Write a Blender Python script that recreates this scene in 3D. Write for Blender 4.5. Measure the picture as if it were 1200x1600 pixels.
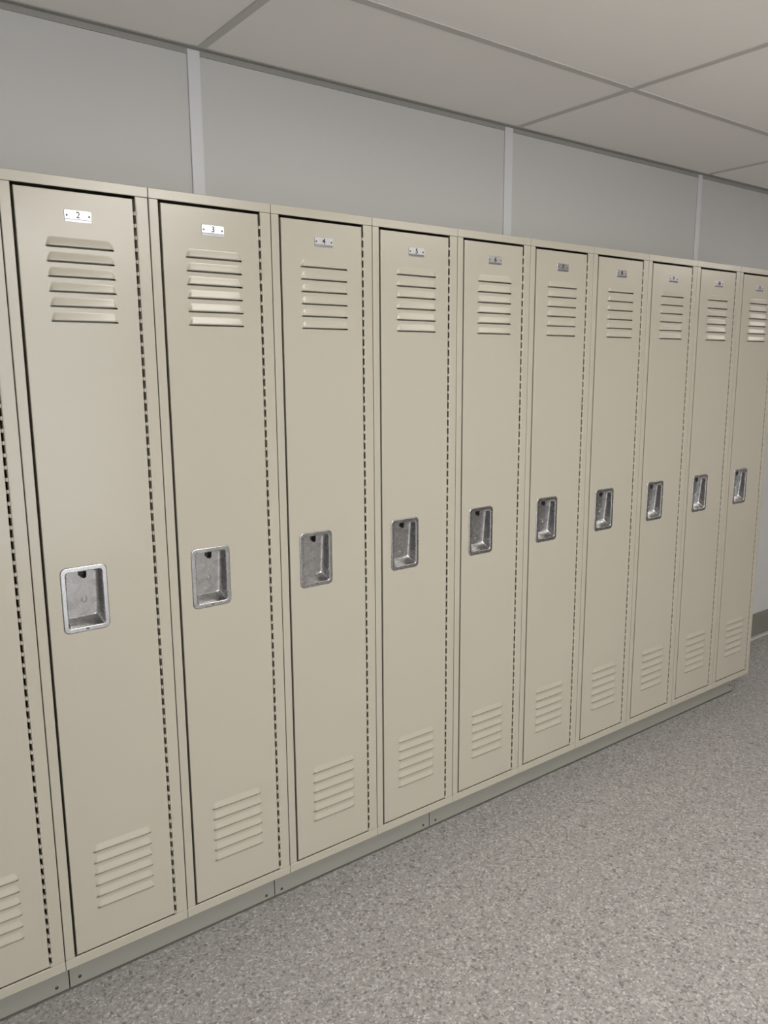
import bpy, bmesh, math, random
from mathutils import Vector, Matrix
random.seed(7)
S = bpy.context.scene
C = S.collection
for o in list(bpy.data.objects): bpy.data.objects.remove(o)

# ---------------------------------------------------------------- camera
F_PX = 1243.04
cam = bpy.data.cameras.new('camera'); camo = bpy.data.objects.new('camera', cam); C.objects.link(camo)
cam.sensor_fit = 'HORIZONTAL'; cam.sensor_width = 36.0; cam.lens = F_PX/1200*36.0
cam.clip_start = 0.02
rt = Vector((0.79916893, -0.60107103, -0.00652988)); up = Vector((0.11140235, 0.13742538, 0.9842275)); fw = Vector((0.59069327, 0.78729149, -0.17678682))
M = Matrix((rt, up, -fw)).transposed().to_4x4(); M.translation = Vector((-0.3899, -1.7827, 1.4883))
camo.matrix_world = M
S.camera = camo

# ---------------------------------------------------------------- world, exposure
w = bpy.data.worlds.new('world'); S.world = w; w.use_nodes = True
w.node_tree.nodes['Background'].inputs[0].default_value = (0.8, 0.85, 0.9, 1)
w.node_tree.nodes['Background'].inputs[1].default_value = 0.0
S.view_settings.view_transform = 'Standard'; S.view_settings.look = 'None'
S.view_settings.gamma = 1.0; S.view_settings.use_curve_mapping = False
S.view_settings.exposure = 0.03
sky = bpy.data.lights.new('added_window_fill', 'AREA'); sky.shape = 'RECTANGLE'; sky.size = 2.3; sky.size_y = 2.05  # area lamp outside the added window, gives the room ambient light
sky.energy = 52; sky.color = (0.93, 0.97, 1.0)
skyo = bpy.data.objects.new('added_window_fill', sky); C.objects.link(skyo)
skyo.location = (0.55, -4.36, 1.125); skyo.rotation_euler = (math.radians(90), 0, 0)
# ceiling lights: x0, x1, y0, y1, strength, colour
LAMPS = [
    (0.64, 1.25, -2.14, -0.92, 9.8, (1.0, 0.96, 0.90)),
    (2.12, 2.72, -2.14, -0.92, 4.5, (1.0, 0.95, 0.88)),
    (4.90, 5.50, -2.14, -0.92, 5.8, (1.0, 0.93, 0.88)),
    (-0.10, 1.72, -3.80, -3.00, 14.5, (1.0, 0.97, 0.95)),  # fill lamp added behind the camera for ambient light
]

# ---------------------------------------------------------------- dimensions
W = 0.305                      # locker pitch
ZB, ZT = 0.0925, 1.884         # locker bottom and top
YW = 0.385                     # back wall plane
HC = 2.3414                    # ceiling height
X0, X1, Y0 = -2.2, 6.4, -4.2   # room
DX0, DX1, DZ0, DZ1 = 0.0274, 0.2696, 0.1214, 1.8558     # door leaf
OX0, OX1, OZ0, OZ1 = 0.0222, 0.2752, 0.1172, 1.8622     # frame opening

# ---------------------------------------------------------------- materials
def new_mat(name):
    m = bpy.data.materials.new(name); m.use_nodes = True
    nt = m.node_tree; b = nt.nodes['Principled BSDF']
    return m, nt, b
def coords(nt, kind='Object'):
    return nt.nodes.new('ShaderNodeTexCoord').outputs[kind]
def mix_col(nt, fac, a, b):
    n = nt.nodes.new('ShaderNodeMix'); n.data_type = 'RGBA'
    if hasattr(fac, 'links'): nt.links.new(fac, n.inputs[0])
    else: n.inputs[0].default_value = fac
    for i, v in ((6, a), (7, b)):
        if hasattr(v, 'links'): nt.links.new(v, n.inputs[i])
        else: n.inputs[i].default_value = (*v, 1)
    return n.outputs[2]
def noise(nt, scale, detail=3, vec=None, rough=0.5):
    n = nt.nodes.new('ShaderNodeTexNoise'); n.inputs['Scale'].default_value = scale
    n.inputs['Detail'].default_value = detail; n.inputs['Roughness'].default_value = rough
    nt.links.new(vec if vec is not None else coords(nt), n.inputs['Vector'])
    return n.outputs['Fac']
def ramp(nt, fac, stops, interp='LINEAR'):
    r = nt.nodes.new('ShaderNodeValToRGB'); r.color_ramp.interpolation = interp
    e = r.color_ramp.elements
    while len(e) < len(stops): e.new(0.5)
    for k, (p, c) in enumerate(stops):
        e[k].position = p; e[k].color = (*c, 1) if len(c) == 3 else c
    nt.links.new(fac, r.inputs[0]); return r.outputs[0]
def bump(nt, b, h, strength, dist=0.001):
    n = nt.nodes.new('ShaderNodeBump'); n.inputs['Strength'].default_value = strength
    n.inputs['Distance'].default_value = dist
    nt.links.new(h, n.inputs['Height']); nt.links.new(n.outputs[0], b.inputs['Normal'])

def paint(name, col, rough=0.36, var=0.06, bumpk=0.12):
    m, nt, b = new_mat(name)
    f = noise(nt, 2.2, 3)
    lo = tuple(c*(1-var) for c in col)
    nt.links.new(mix_col(nt, f, lo, col), b.inputs['Base Color'])
    b.inputs['Roughness'].default_value = rough
    b.inputs['IOR'].default_value = 1.5
    bump(nt, b, noise(nt, 420, 2), bumpk, 0.0004)
    return m
M_PAINT = paint('locker_beige_enamel', (0.447, 0.417, 0.343), 0.22)
M_HINGE = paint('hinge_beige_enamel', (0.45, 0.42, 0.345), 0.4)
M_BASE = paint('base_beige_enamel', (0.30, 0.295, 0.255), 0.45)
M_WALL = paint('wall_panel_white', (0.555, 0.55, 0.535), 0.6, 0.04, 0.05)
M_BATTEN = paint('batten_white', (0.66, 0.665, 0.68), 0.45, 0.02, 0.0)
M_CEIL = paint('ceiling_tile_white', (0.92, 0.89, 0.86), 0.75, 0.03, 0.1)
M_TEE = paint('ceiling_grid_grey', (0.56, 0.545, 0.515), 0.5, 0.02, 0.0)
M_ANGLE = paint('wall_angle_grey', (0.32, 0.31, 0.29), 0.5, 0.02, 0.0)
M_BB = paint('baseboard_olive_grey', (0.20, 0.20, 0.165), 0.5, 0.15, 0.05)
M_TOE = paint('toe_strip_grey', (0.50, 0.48, 0.44), 0.5, 0.1, 0.0)
M_DARK = paint('dark_matte', (0.10, 0.09, 0.08), 0.7, 0.1, 0.0)  # even dark colour for the floor strips and handle openings
M_DOORW = paint('door_grey_enamel', (0.45, 0.45, 0.44), 0.5, 0.03, 0.0)
M_INK = paint('black_ink', (0.015, 0.015, 0.02), 0.4, 0.0, 0.0)

def metal(name, col, rough, blot=0.35):
    m, nt, b = new_mat(name)
    b.inputs['Metallic'].default_value = 1.0
    v = nt.nodes.new('ShaderNodeTexVoronoi'); v.inputs['Scale'].default_value = 55
    nt.links.new(coords(nt), v.inputs['Vector'])
    sep = nt.nodes.new('ShaderNodeSeparateColor'); nt.links.new(v.outputs['Color'], sep.inputs[0])
    lo = tuple(c*(1-blot) for c in col)
    nt.links.new(mix_col(nt, sep.outputs[0], lo, col), b.inputs['Base Color'])
    mr = nt.nodes.new('ShaderNodeMapRange'); mr.inputs[3].default_value = rough*0.8; mr.inputs[4].default_value = rough*1.3
    nt.links.new(noise(nt, 60, 3), mr.inputs[0]); nt.links.new(mr.outputs[0], b.inputs['Roughness'])
    bump(nt, b, noise(nt, 90, 2), 0.03, 0.0006)
    return m
M_STEEL = metal('brushed_stainless_steel', (0.50, 0.495, 0.495), 0.26, 0.18)
M_ALU = metal('plate_aluminium', (0.50, 0.50, 0.52), 0.30, 0.05)
M_SCREW = metal('screw_dark_steel', (0.10, 0.095, 0.09), 0.5, 0.1)

def speckled_floor():
    m, nt, b = new_mat('speckled_grey_floor')
    tc = coords(nt)
    nz = nt.nodes.new('ShaderNodeTexNoise'); nz.inputs['Scale'].default_value = 150; nt.links.new(tc, nz.inputs['Vector'])
    mp = nt.nodes.new('ShaderNodeMix'); mp.data_type = 'VECTOR'; mp.inputs[0].default_value = 0.006
    nt.links.new(tc, mp.inputs[4]); nt.links.new(nz.outputs['Color'], mp.inputs[5])
    vec = mp.outputs[1]
    def vor(scale):
        v = nt.nodes.new('ShaderNodeTexVoronoi'); v.inputs['Scale'].default_value = scale
        nt.links.new(vec, v.inputs['Vector'])
        s = nt.nodes.new('ShaderNodeSeparateColor'); nt.links.new(v.outputs['Color'], s.inputs[0])
        return s
    a = vor(200); c = vor(125)
    base = ramp(nt, a.outputs[0], [(0.0, (0.235, 0.222, 0.212)), (0.10, (0.315, 0.30, 0.29)), (0.30, (0.375, 0.36, 0.345)),
                                   (0.68, (0.41, 0.395, 0.38)), (0.84, (0.485, 0.47, 0.455)), (0.95, (0.60, 0.59, 0.575))], 'CONSTANT')
    f2 = ramp(nt, c.outputs[1], [(0.0, (1, 1, 1)), (0.03, (0, 0, 0))], 'CONSTANT')
    col = mix_col(nt, f2, base, (0.21, 0.20, 0.19))
    f3 = ramp(nt, c.outputs[2], [(0.0, (0, 0, 0)), (0.95, (1, 1, 1))], 'CONSTANT')
    col = mix_col(nt, f3, col, (0.52, 0.505, 0.49))
    col = mix_col(nt, 0.16, col, (0.0, 0.0, 0.0))
    nt.links.new(col, b.inputs['Base Color'])
    b.inputs['Roughness'].default_value = 0.5
    bump(nt, b, noise(nt, 200, 2, tc), 0.12, 0.0005)
    return m
M_FLOOR = speckled_floor()

def emit(name, col, s):
    m, nt, b = new_mat(name)
    b.inputs['Base Color'].default_value = (0.8, 0.8, 0.8, 1)
    b.inputs['Emission Color'].default_value = (*col, 1); b.inputs['Emission Strength'].default_value = s
    return m

# ---------------------------------------------------------------- helpers
def box(bm, x0, x1, y0, y1, z0, z1, bev=0.0, mi=0):
    vs = [bm.verts.new((x, y, z)) for x in (x0, x1) for y in (y0, y1) for z in (z0, z1)]
    q = [(0,1,3,2),(4,6,7,5),(0,4,5,1),(2,3,7,6),(0,2,6,4),(1,5,7,3)]
    fs = [bm.faces.new([vs[i] for i in f]) for f in q]
    for f in fs: f.material_index = mi
    if bev > 0:
        es = set(e for f in fs for e in f.edges)
        r = bmesh.ops.bevel(bm, geom=list(es), offset=bev, segments=2, profile=0.6, affect='EDGES')
        for f in r['faces']: f.material_index = mi; f.smooth = True
    return fs
def obj(name, bm, mat, parent=None, smooth=None, normals=True):
    if normals: bmesh.ops.recalc_face_normals(bm, faces=bm.faces[:])
    me = bpy.data.meshes.new(name); bm.to_mesh(me); bm.free()
    mats = mat if isinstance(mat, (list, tuple)) else [mat]
    for m in mats: me.materials.append(m)
    if smooth is not None:
        me.shade_smooth(); me.set_sharp_from_angle(angle=math.radians(smooth))
    o = bpy.data.objects.new(name, me); C.objects.link(o)
    if parent: o.parent = parent
    return o
def struct(o): o['kind'] = 'structure'; return o
def thing(name, label, cat, loc=(0,0,0), group=None):
    o = bpy.data.objects.new(name, None); C.objects.link(o); o.location = loc
    o.empty_display_size = 0.1
    o['label'] = label; o['category'] = cat
    if group: o['group'] = group
    return o
def copy_tree(o, parent=None, loc=None):
    c = o.copy(); C.objects.link(c)
    if parent: c.parent = parent
    if loc is not None: c.location = loc
    for ch in list(o.children): copy_tree(ch, c)
    return c
def rrect(x0, x1, z0, z1, r, n=6):
    pts = []
    for cx, cz, a0 in ((x1-r, z1-r, 0), (x0+r, z1-r, 90), (x0+r, z0+r, 180), (x1-r, z0+r, 270)):
        for k in range(n+1):
            a = math.radians(a0 + 90*k/n); pts.append((cx+r*math.cos(a), cz+r*math.sin(a)))
    return pts
def loop(bm, pts, y): return [bm.verts.new((x, y, z)) for x, z in pts]
def bridge(bm, A, B, mi=0):
    n = len(A); out = []
    for i in range(n):
        f = bm.faces.new((A[i], A[(i+1) % n], B[(i+1) % n], B[i])); f.material_index = mi; out.append(f)
    return out
def ring_edges(bm, L): return [bm.edges.new((L[i], L[(i+1) % len(L)])) if not bm.edges.get((L[i], L[(i+1) % len(L)])) else bm.edges.get((L[i], L[(i+1) % len(L)])) for i in range(len(L))]

# ---------------------------------------------------------------- room shell
bm = bmesh.new(); box(bm, X0, X1, Y0, YW+0.1, -0.1, 0.0); struct(obj('floor', bm, M_FLOOR))
bm = bmesh.new(); box(bm, X0, X1, YW, YW+0.1, 0.0, HC+0.1); struct(obj('wall_back', bm, M_WALL))
bm = bmesh.new(); box(bm, X0-0.1, X0, Y0, YW+0.1, -0.1, HC+0.1); struct(obj('wall_left', bm, M_WALL))
bm = bmesh.new(); box(bm, X1, X1+0.1, Y0, YW+0.1, -0.1, HC+0.1); struct(obj('wall_right', bm, M_WALL))
bm = bmesh.new()
WX0, WX1, WZ0, WZ1 = -0.6, 1.7, 0.1, 2.15  # opening for the added window, out of view, lets fill light in
box(bm, X0-0.1, WX0, Y0-0.1, Y0, -0.1, HC+0.1); box(bm, WX1, X1+0.1, Y0-0.1, Y0, -0.1, HC+0.1)
box(bm, WX0, WX1, Y0-0.1, Y0, -0.1, WZ0); box(bm, WX0, WX1, Y0-0.1, Y0, WZ1, HC+0.1)
struct(obj('wall_front', bm, M_WALL))
bm = bmesh.new()
for a, b_ in ((WX0, WX0+0.05), (WX1-0.05, WX1), ((WX0+WX1)/2-0.025, (WX0+WX1)/2+0.025)): box(bm, a, b_, Y0-0.08, Y0+0.01, WZ0, WZ1, 0.003)
box(bm, WX0+0.05, WX1-0.05, Y0-0.08, Y0+0.01, WZ0, WZ0+0.05, 0.003); box(bm, WX0+0.05, WX1-0.05, Y0-0.08, Y0+0.01, WZ1-0.05, WZ1, 0.003)
struct(obj('added_window_1', bm, M_BATTEN))  # frame of the unseen window added for ambient light and door sheen
bm = bmesh.new(); box(bm, X0, X1, Y0, YW, HC, HC+0.1); struct(obj('ceiling', bm, M_CEIL))

trim_n = [0]
def trim(bm, m, sm=None):
    trim_n[0] += 1
    return struct(obj('trim_%d' % trim_n[0], bm, m, smooth=sm))
# wall battens over the panel joints
for x, hw in ((-0.612, 0.018), (0.602, 0.018), (1.806, 0.020), (3.022, 0.016), (4.24, 0.018), (5.46, 0.018)):
    bm = bmesh.new(); box(bm, x-hw, x+hw, YW-0.005, YW, 0.13, HC-0.004, 0.0015); trim(bm, M_BATTEN)
# wall angle round the ceiling edge
bm = bmesh.new()
box(bm, X0, X1, YW-0.004, YW, HC-0.017, HC); box(bm, X0, X1, YW-0.022, YW, HC-0.003, HC)
trim(bm, M_ANGLE)
# ceiling tees: runners along the wall, then cross tees
y = YW-0.5016
while y > Y0:
    bm = bmesh.new(); box(bm, X0, X1, y-0.012, y+0.012, HC-0.003, HC, 0.0008); trim(bm, M_TEE); y -= 0.6096
x = 0.6178-1.2192*2
while x < X1:
    bm = bmesh.new(); box(bm, x-0.012, x+0.012, Y0, YW-0.022, HC-0.0025, HC, 0.0006); trim(bm, M_TEE); x += 1.2192

def baseboard(name, x0, x1, y0, y1):
    bm = bmesh.new(); box(bm, x0, x1, y0, y1, 0.0, 0.137, 0.003); return struct(obj(name, bm, M_BB))
baseboard('baseboard_back', 3.06, X1, YW-0.010, YW)
bm = bmesh.new(); box(bm, 3.06, X1, YW-0.034, YW-0.010, 0.0, 0.012, 0.004); trim(bm, M_TOE)
bm = bmesh.new(); box(bm, X0, WX0, Y0, Y0+0.01, 0, 0.137, 0.003); box(bm, WX1, X1, Y0, Y0+0.01, 0, 0.137, 0.003); struct(obj('baseboard_front', bm, M_BB))
baseboard('baseboard_left', X0, X0+0.01, Y0+0.01, YW)
baseboard('baseboard_right', X1-0.01, X1, Y0+0.01, YW-0.034)

# ---------------------------------------------------------------- locker, built once
# louvre geometry: (lip height) for the vents at the top and bottom of the door
UP = [1.7450 - 0.0303*k for k in range(6)]
LO = [0.3690 - 0.0292*k for k in range(6)]
LX0, LX1, LH = 0.082, 0.222, 0.0180

def louver(bm, zl, out):
    """pressed louvre; returns its outline on the door plane as an ordered loop"""
    R = 5; rows = []
    for k in range(R+1):
        t = k/R; z = zl + LH*(1-t); y = -out*t*(1.08-0.08*t)
        xi = 0.0065*(1-t)**1.5
        a, b = LX0+xi, LX1-xi; r = 0.0075
        row = []
        for q in (0, 0.35, 0.75, 1.0):
            h = math.sin(q*math.pi/2)
            row.append((a + r*q, y*h, z))
        mid = [(LX0+(LX1-LX0)*u, y, z) for u in (0.25, 0.5, 0.75)]
        row2 = [(b-(p[0]-a), p[1], z) for p in reversed(row)]
        rows.append([bm.verts.new(p) for p in row+mid+row2])
    for k in range(R):
        A, B = rows[k], rows[k+1]
        for i in range(len(A)-1):
            bm.faces.new((A[i], A[i+1], B[i+1], B[i]))
    # folded lip under the open edge
    lip = [bm.verts.new((v.co.x, min(0, v.co.y+0.0009), v.co.z-0.0001)) for v in rows[-1][1:-1]]
    src = rows[-1][1:-1]
    for i in range(len(src)-1): bm.faces.new((src[i], src[i+1], lip[i+1], lip[i]))
    s0 = bm.verts.new((LX0, 0, zl-0.0034)); s1 = bm.verts.new((LX1, 0, zl-0.0034))
    outline = list(rows[0]) + [rows[k][-1] for k in range(1, R+1)] + [s1, s0] + [rows[k][0] for k in range(R, 0, -1)]
    return outline

# recessed handle outline
HX0, HX1, HZ0, HZ1 = 0.0567, 0.1593, 0.910, 1.061

def make_door(parent):
    bm = bmesh.new()
    loops = []
    for z in UP: loops.append(louver(bm, z, 0.0042))
    for z in LO: loops.append(louver(bm, z, 0.0042))
    for f in bm.faces: f.smooth = True
    hole = loop(bm, rrect(HX0+0.006, HX1-0.006, HZ0+0.006, HZ1-0.006, 0.010, 4), 0.0)
    loops.append(hole)
    e = 0.0016
    outer = loop(bm, rrect(DX0+e, DX1-e, DZ0+e, DZ1-e, 0.0004, 1), 0.0)
    loops.append(outer)
    edges = []
    for L in loops: edges += ring_edges(bm, L)
    bmesh.ops.triangle_fill(bm, use_beauty=True, use_dissolve=False, edges=edges, normal=(0, -1, 0))
    # rounded edge and returns
    p1 = loop(bm, rrect(DX0+e*0.3, DX1-e*0.3, DZ0+e*0.3, DZ1-e*0.3, 0.0004, 1), e*0.3)
    p2 = loop(bm, rrect(DX0, DX1, DZ0, DZ1, 0.0004, 1), e)
    p3 = loop(bm, rrect(DX0, DX1, DZ0, DZ1, 0.0004, 1), 0.018)
    bridge(bm, outer, p1); bridge(bm, p1, p2); bridge(bm, p2, p3)
    back = loop(bm, rrect(HX0+0.003, HX1-0.003, HZ0+0.003, HZ1-0.003, 0.010, 4), 0.018)
    bmesh.ops.triangle_fill(bm, use_beauty=True, use_dissolve=False, edges=ring_edges(bm, p3)+ring_edges(bm, back), normal=(0, 1, 0))
    return obj('door', bm, M_PAINT, parent)

def make_handle(door):
    bm = bmesh.new()
    n = 7
    # outer flange, standing 2 mm proud of the door
    specs = [ (0.0000, 0.0000, 0.0130, -0.0002), (0.0005, 0.0005, 0.0128, -0.0014), (0.0022, 0.0022, 0.0115, -0.0022),
              (0.0098, 0.0098, 0.0070, -0.0022), (0.0114, 0.0114, 0.0062, -0.0014), (0.0122, 0.0122, 0.0058, 0.0010)]
    Ls = []
    for ix, iz, r, y in specs:
        Ls.append(loop(bm, rrect(HX0+ix, HX1-ix, HZ0+iz, HZ1-iz, r, n), y))
    ax0, ax1, az0, az1 = HX0+0.0122, HX1-0.0122, HZ0+0.0122, HZ1-0.0122
    D = 0.026
    # tapered pocket whose floor leans back towards the bottom
    def lean(y, z): return y*(1-0.42*(z-az0)/(az1-az0))
    def tl(pts, y): return [bm.verts.new((x, lean(y, z), z)) for x, z in pts]
    def pocket(tx, tz, y, r):
        return tl(rrect(ax0+0.0060*tx, ax1-0.0120*tx, az0+0.0165*tz, az1-0.003*tz, r, n), y)
    for tx, tz, yy in ((0.06, 0.15, 0.006), (0.20, 0.60, 0.0185), (0.27, 0.80, 0.0225), (0.40, 0.93, 0.0254), (0.58, 0.97, 0.0272), (0.80, 0.99, 0.0280)): Ls.append(pocket(tx, tz, yy, 0.0060))
    FL = 0.0282
    last = pocket(1.0, 1.0, FL, 0.0060); Ls.append(last)
    for k, (a, b) in enumerate(zip(Ls[:-1], Ls[1:])):
        for f in bridge(bm, a, b): f.smooth = (k != 2)
    # pocket floor with the latch opening and the round boss
    fx0, fx1, fz0, fz1 = ax0+0.0060, ax1-0.0120, az0+0.0165, az1-0.003
    cx = 0.1095
    slot = [(cx-0.0092, fz1-0.0006), (cx+0.0092, fz1-0.0006), (cx+0.0092, fz1-0.0155), (cx+0.0035, fz1-0.0185), (cx-0.0035, fz1-0.0140), (cx-0.0092, fz1-0.0085)]
    sl = tl(slot, FL)
    bc = (0.1110, fz0+0.0400)
    def circ(r, m=20, c=bc): return [(c[0]+r*math.cos(a*2*math.pi/m), c[1]+r*math.sin(a*2*math.pi/m)) for a in range(m)]
    bl = tl(circ(0.0072), FL)
    bmesh.ops.triangle_fill(bm, use_beauty=True, use_dissolve=False, edges=ring_edges(bm, last)+ring_edges(bm, sl)+ring_edges(bm, bl), normal=(0, -1, 0))
    b1 = tl(circ(0.0060), FL+0.0018); b2 = tl(circ(0.0046), FL+0.0018); b3 = tl(circ(0.0040), FL-0.0006)
    bridge(bm, bl, b1); bridge(bm, b1, b2); bridge(bm, b2, b3); bm.faces.new(b3)
    s2 = tl(slot, 0.060)
    bridge(bm, sl, s2, 1); f = bm.faces.new(s2); f.material_index = 1  # channel behind the opening coloured dark so it looks unlit
    # two small weld dimples and the stamped drain notch in the lower flange
    for dz in (0.021, -0.023):
        c = (bc[0]-0.001, bc[1]+dz)
        r0 = tl(circ(0.0022, 10, c), FL-0.0001); r1 = tl(circ(0.0012, 10, c), FL-0.0010)
        bridge(bm, r0, r1); bm.faces.new(r1)
    box(bm, 0.1045, 0.1115, -0.0027, -0.0020, HZ0+0.0045, HZ0+0.0085, 0.0, 1)
    o = obj('recessed_handle', bm, [M_STEEL, M_DARK], door)
    o['label'] = 'stainless steel recessed handle'
    return o

def make_plate(door):
    bm = bmesh.new()
    px0, px1, pz0, pz1 = 0.1232, 0.1790, 1.7948, 1.8190
    L0 = loop(bm, rrect(px0, px1, pz0, pz1, 0.0025, 4), 0.0)
    L1 = loop(bm, rrect(px0, px1, pz0, pz1, 0.0025, 4), -0.0008)
    L2 = loop(bm, rrect(px0+0.0005, px1-0.0005, pz0+0.0005, pz1-0.0005, 0.0022, 4), -0.0012)
    bridge(bm, L0, L1); bridge(bm, L1, L2); bm.faces.new(L2); bm.faces.new(L0)
    # stamped rail under the number
    vs = [bm.verts.new(p) for p in ((px0+0.001, -0.0012, pz0+0.0065), (px1-0.001, -0.0012, pz0+0.0065),
                                    (px0+0.001, -0.0017, pz0+0.0050), (px1-0.001, -0.0017, pz0+0.0050),
                                    (px0+0.001, -0.0012, pz0+0.0010), (px1-0.001, -0.0012, pz0+0.0010))]
    bm.faces.new((vs[0], vs[1], vs[3], vs[2])); bm.faces.new((vs[2], vs[3], vs[5], vs[4]))
    for x in (px0+0.0050, px1-0.0050):
        r = bmesh.ops.create_uvsphere(bm, u_segments=12, v_segments=6, radius=0.0023,
            matrix=Matrix.Translation((x, -0.0012, (pz0+pz1)/2+0.001)) @ Matrix.Diagonal((1, 0.5, 1, 1)))
        for v in r['verts']:
            for f in v.link_faces: f.material_index = 1
    o = obj('number_plate', bm, [M_ALU, M_SCREW], door)
    o.data.shade_smooth(); o.data.set_sharp_from_angle(angle=math.radians(18))
    o['label'] = 'small aluminium number plate'
    return o

def make_number(door, txt):
    cu = bpy.data.curves.new('number', 'FONT'); cu.body = txt
    cu.size = 0.0180; cu.align_x = 'CENTER'; cu.align_y = 'CENTER'; cu.extrude = 0.0003; cu.offset = 0.0003
    t = bpy.data.objects.new('tmp', cu); C.objects.link(t)
    bpy.context.view_layer.update()
    dg = bpy.context.evaluated_depsgraph_get()
    me = bpy.data.meshes.new_from_object(t.evaluated_get(dg))
    bpy.data.objects.remove(t); bpy.data.curves.remove(cu)
    me.transform(Matrix.Rotation(math.radians(90), 4, 'X'))
    me.transform(Matrix.Translation((0.1512, -0.0015, 1.8090)))
    me.materials.clear(); me.materials.append(M_INK)
    me.name = 'number'
    o = bpy.data.objects.new('number', me); C.objects.link(o); o.parent = door
    o['label'] = 'black number %s on the plate' % txt
    return o

def make_locker():
    t = thing('locker', '', 'locker')
    g = 0.0005
    # sheet steel body behind the frame
    bm = bmesh.new(); th = 0.0012; yb = YW-0.012
    bx0, bx1 = g+0.0005, W-g-0.0005
    box(bm, bx0, bx0+th, 0.012, yb, ZB+0.002, ZT-0.002)
    box(bm, bx1-th, bx1, 0.012, yb, ZB+0.002, ZT-0.002)
    box(bm, bx0+th, bx1-th, yb-th, yb, ZB+0.002, ZT-0.002)
    box(bm, bx0+th, bx1-th, 0.012, yb-th, ZT-0.0032, ZT-0.002)
    box(bm, bx0+th, bx1-th, 0.012, yb-th, ZB+0.002, ZB+0.0032)
    obj('body', bm, M_PAINT, t)
    # face frame of folded sheet: header and sill run through, stiles butt against them
    bm = bmesh.new(); b = 0.0017; sh = 0.0040; d = 0.020; q = 0.005
    box(bm, g, W-g, 0.0, sh, OZ1, ZT, b*0.8)
    box(bm, g, W-g, 0.0, sh, ZB, OZ0, b*0.8)
    box(bm, g, W-g, sh, d, OZ1+q, ZT-0.0006)
    box(bm, g, W-g, sh, d, ZB+0.0006, OZ0-q)
    box(bm, g+0.0003, OX0, 0.0003, sh+0.0003, OZ0+0.0002, OZ1-0.0003, b)
    box(bm, OX1, W-g-0.0006, 0.0003, sh+0.0003, OZ0+0.0002, OZ1-0.0003, b)
    box(bm, g+0.0006, OX0-q, sh, d, OZ0, OZ1)
    box(bm, OX1+q, W-g-0.0009, sh, d, OZ0, OZ1)
    obj('frame', bm, M_PAINT, t)
    d = make_door(t)
    make_handle(d); make_plate(d)
    # continuous piano hinge in the right hand gap
    bm = bmesh.new(); z = OZ0+0.003
    while z < OZ1-0.0255:
        # knuckle bridging the gap, then the deep notch before the next one
        bmesh.ops.create_cone(bm, cap_ends=True, segments=12, radius1=0.0026, radius2=0.0026, depth=0.0075, matrix=Matrix.Translation((OX1-0.0024, 0.0012, z+0.00375)))
        bmesh.ops.create_cone(bm, cap_ends=True, segments=10, radius1=0.0014, radius2=0.0014, depth=0.0160, matrix=Matrix.Translation((OX1+0.0016, 0.0110, z+0.01635)))
        box(bm, DX1-0.0002, OX1-0.002, 0.0010, 0.0120, z+0.0004, z+0.0071)
        # barrel of the hinge standing proud of the frame edge
        for dz in (0.0, 0.0127):
            bmesh.ops.create_cone(bm, cap_ends=True, segments=12, radius1=0.0021, radius2=0.0021, depth=0.0110, matrix=Matrix.Translation((OX1+0.0018, 0.0010, z+dz+0.0055)))
        z += 0.0254
    box(bm, OX1+0.0002, OX1+0.0040, 0.0120, 0.0135, OZ0+0.003, OZ1-0.004)
    obj('hinge', bm, M_HINGE, t, smooth=35)['label'] = 'continuous knuckled hinge'
    return t

GROUP = 'single-tier beige lockers in a row'
LABELS = [
    'beige steel locker cut off by the left photo edge, handle out of view',
    'beige steel locker numbered 2, first full one from the left, with the largest steel handle',
    'beige steel locker numbered 3, second full one from the left, with bright upper vents',
    'beige steel locker numbered 4, third full one from the left',
    'beige steel locker numbered 5, fourth full one from the left',
    'beige steel locker numbered 6, below the middle wall batten, with shiny upper vents',
    'beige steel locker numbered 7, just right of the middle wall batten',
    'beige steel locker numbered 8, fourth from the right end of the row',
    'beige steel locker numbered 9, third from the right end of the row',
    'beige steel locker numbered 10, second from the right end of the row',
    'beige steel locker numbered 11 at the far right end of the row, smallest in view',
]
proto = make_locker()
tilts = [0]*11
for i in range(11):
    x = (i-1)*W
    if i == 0:
        r = proto; r.location = (x, 0, 0)
    else:
        r = copy_tree(proto, None, (x, 0, 0))
    r['label'] = LABELS[i]; r['category'] = 'locker'; r['group'] = GROUP
lockers = [o for o in C.objects if o.type == 'EMPTY' and o.name.startswith('locker')]
lockers.sort(key=lambda o: o.location.x)
for i, r in enumerate(lockers):
    d = [c for c in r.children if c.name.startswith('door')][0]
    make_number(d, str(i+1))

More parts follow.
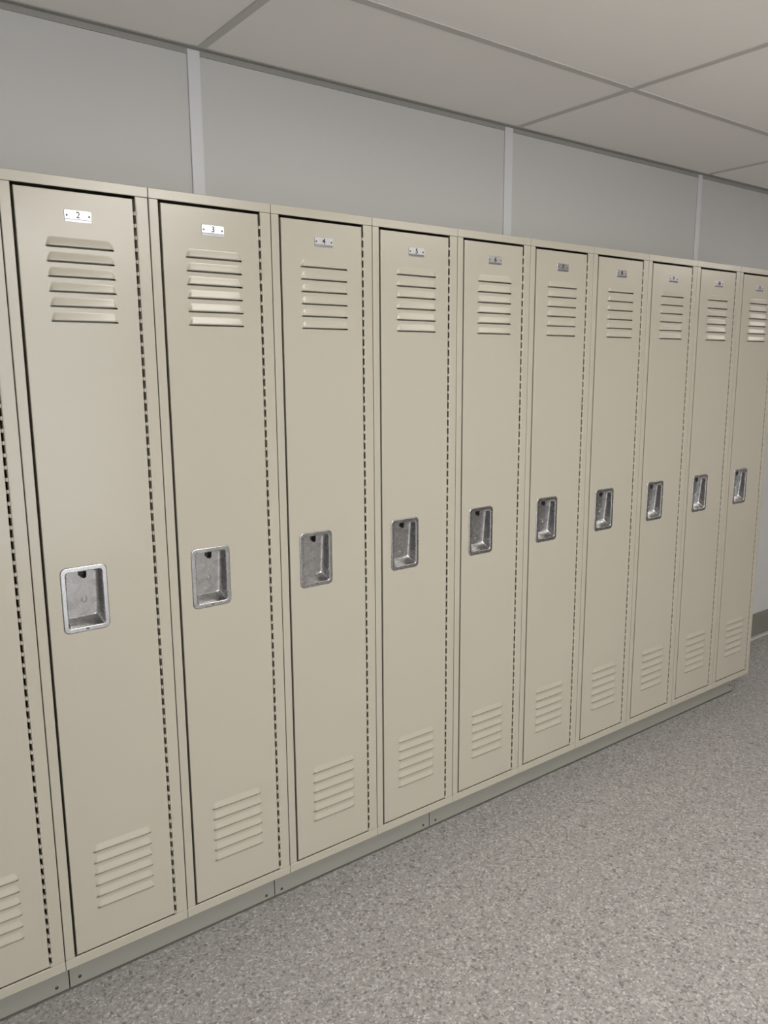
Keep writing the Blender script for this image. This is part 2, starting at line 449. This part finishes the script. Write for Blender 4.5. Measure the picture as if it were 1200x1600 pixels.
# ---------------------------------------------------------------- recessed base under the lockers
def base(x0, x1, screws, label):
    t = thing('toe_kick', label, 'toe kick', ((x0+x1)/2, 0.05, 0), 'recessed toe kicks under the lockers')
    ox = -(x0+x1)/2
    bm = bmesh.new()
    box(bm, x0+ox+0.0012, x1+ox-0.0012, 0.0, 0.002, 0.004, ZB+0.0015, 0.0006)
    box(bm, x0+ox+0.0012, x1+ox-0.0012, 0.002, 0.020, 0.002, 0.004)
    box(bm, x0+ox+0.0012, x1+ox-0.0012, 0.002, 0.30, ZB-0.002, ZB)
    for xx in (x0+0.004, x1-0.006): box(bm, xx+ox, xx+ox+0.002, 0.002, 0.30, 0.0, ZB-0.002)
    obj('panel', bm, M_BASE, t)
    bm = bmesh.new(); box(bm, x0+ox, x1+ox, -0.003, 0.001, 0.0, 0.0045, 0.001)  # thin dark strip where the panel meets the floor
    obj('floor_strip', bm, M_DARK, t)['label'] = 'dark strip along the floor'
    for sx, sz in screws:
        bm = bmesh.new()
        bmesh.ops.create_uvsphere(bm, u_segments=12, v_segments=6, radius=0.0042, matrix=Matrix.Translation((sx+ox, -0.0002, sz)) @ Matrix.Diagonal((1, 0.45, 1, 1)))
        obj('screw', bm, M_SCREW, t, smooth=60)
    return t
base(-0.556, 0.016, [(-0.014, 0.020)], 'beige toe kick at the left edge of the photo, under the leftmost lockers')
base(0.016, 0.585, [(0.041, 0.024), (0.558, 0.0165)], 'beige toe kick with a screw at each end, under lockers 2 and 3')
base(0.585, 1.163, [(0.608, 0.0165), (1.137, 0.018)], 'beige toe kick under lockers 4 and 5, second seam from the left')
base(1.163, 3.005, [(1.190, 0.017), (2.985, 0.033)], 'long beige toe kick under the right part of the locker row')

# ---------------------------------------------------------------- ceiling lights (above and behind the camera's view, the last one added as fill)
LL = ['ceiling light nearest the numbered 2 to 5 lockers', 'ceiling light in front of lockers 6 to 10', 'ceiling light past the right end of the row',
      'wide added fill light behind the camera near the added window']
for k, (x0, x1, y0, y1, s, col) in enumerate(LAMPS):
    t = thing('ceiling_light', 'flat white '+LL[k], 'ceiling light', ((x0+x1)/2, (y0+y1)/2, HC), 'flat ceiling lights')
    hx, hy = (x1-x0)/2, (y1-y0)/2
    bm = bmesh.new()
    box(bm, -hx, hx, -hy, -hy+0.02, -0.03, -0.003); box(bm, -hx, hx, hy-0.02, hy, -0.03, -0.003)
    box(bm, -hx, -hx+0.02, -hy+0.02, hy-0.02, -0.03, -0.003); box(bm, hx-0.02, hx, -hy+0.02, hy-0.02, -0.03, -0.003)
    box(bm, -hx+0.02, hx-0.02, -hy+0.02, hy-0.02, -0.010, -0.003)
    obj('housing', bm, M_BATTEN, t)
    bm = bmesh.new(); box(bm, -hx+0.02, hx-0.02, -hy+0.02, hy-0.02, -0.085, -0.012, 0.01)
    obj('diffuser', bm, emit('lamp_diffuser_%d' % (k+1), col, s), t)
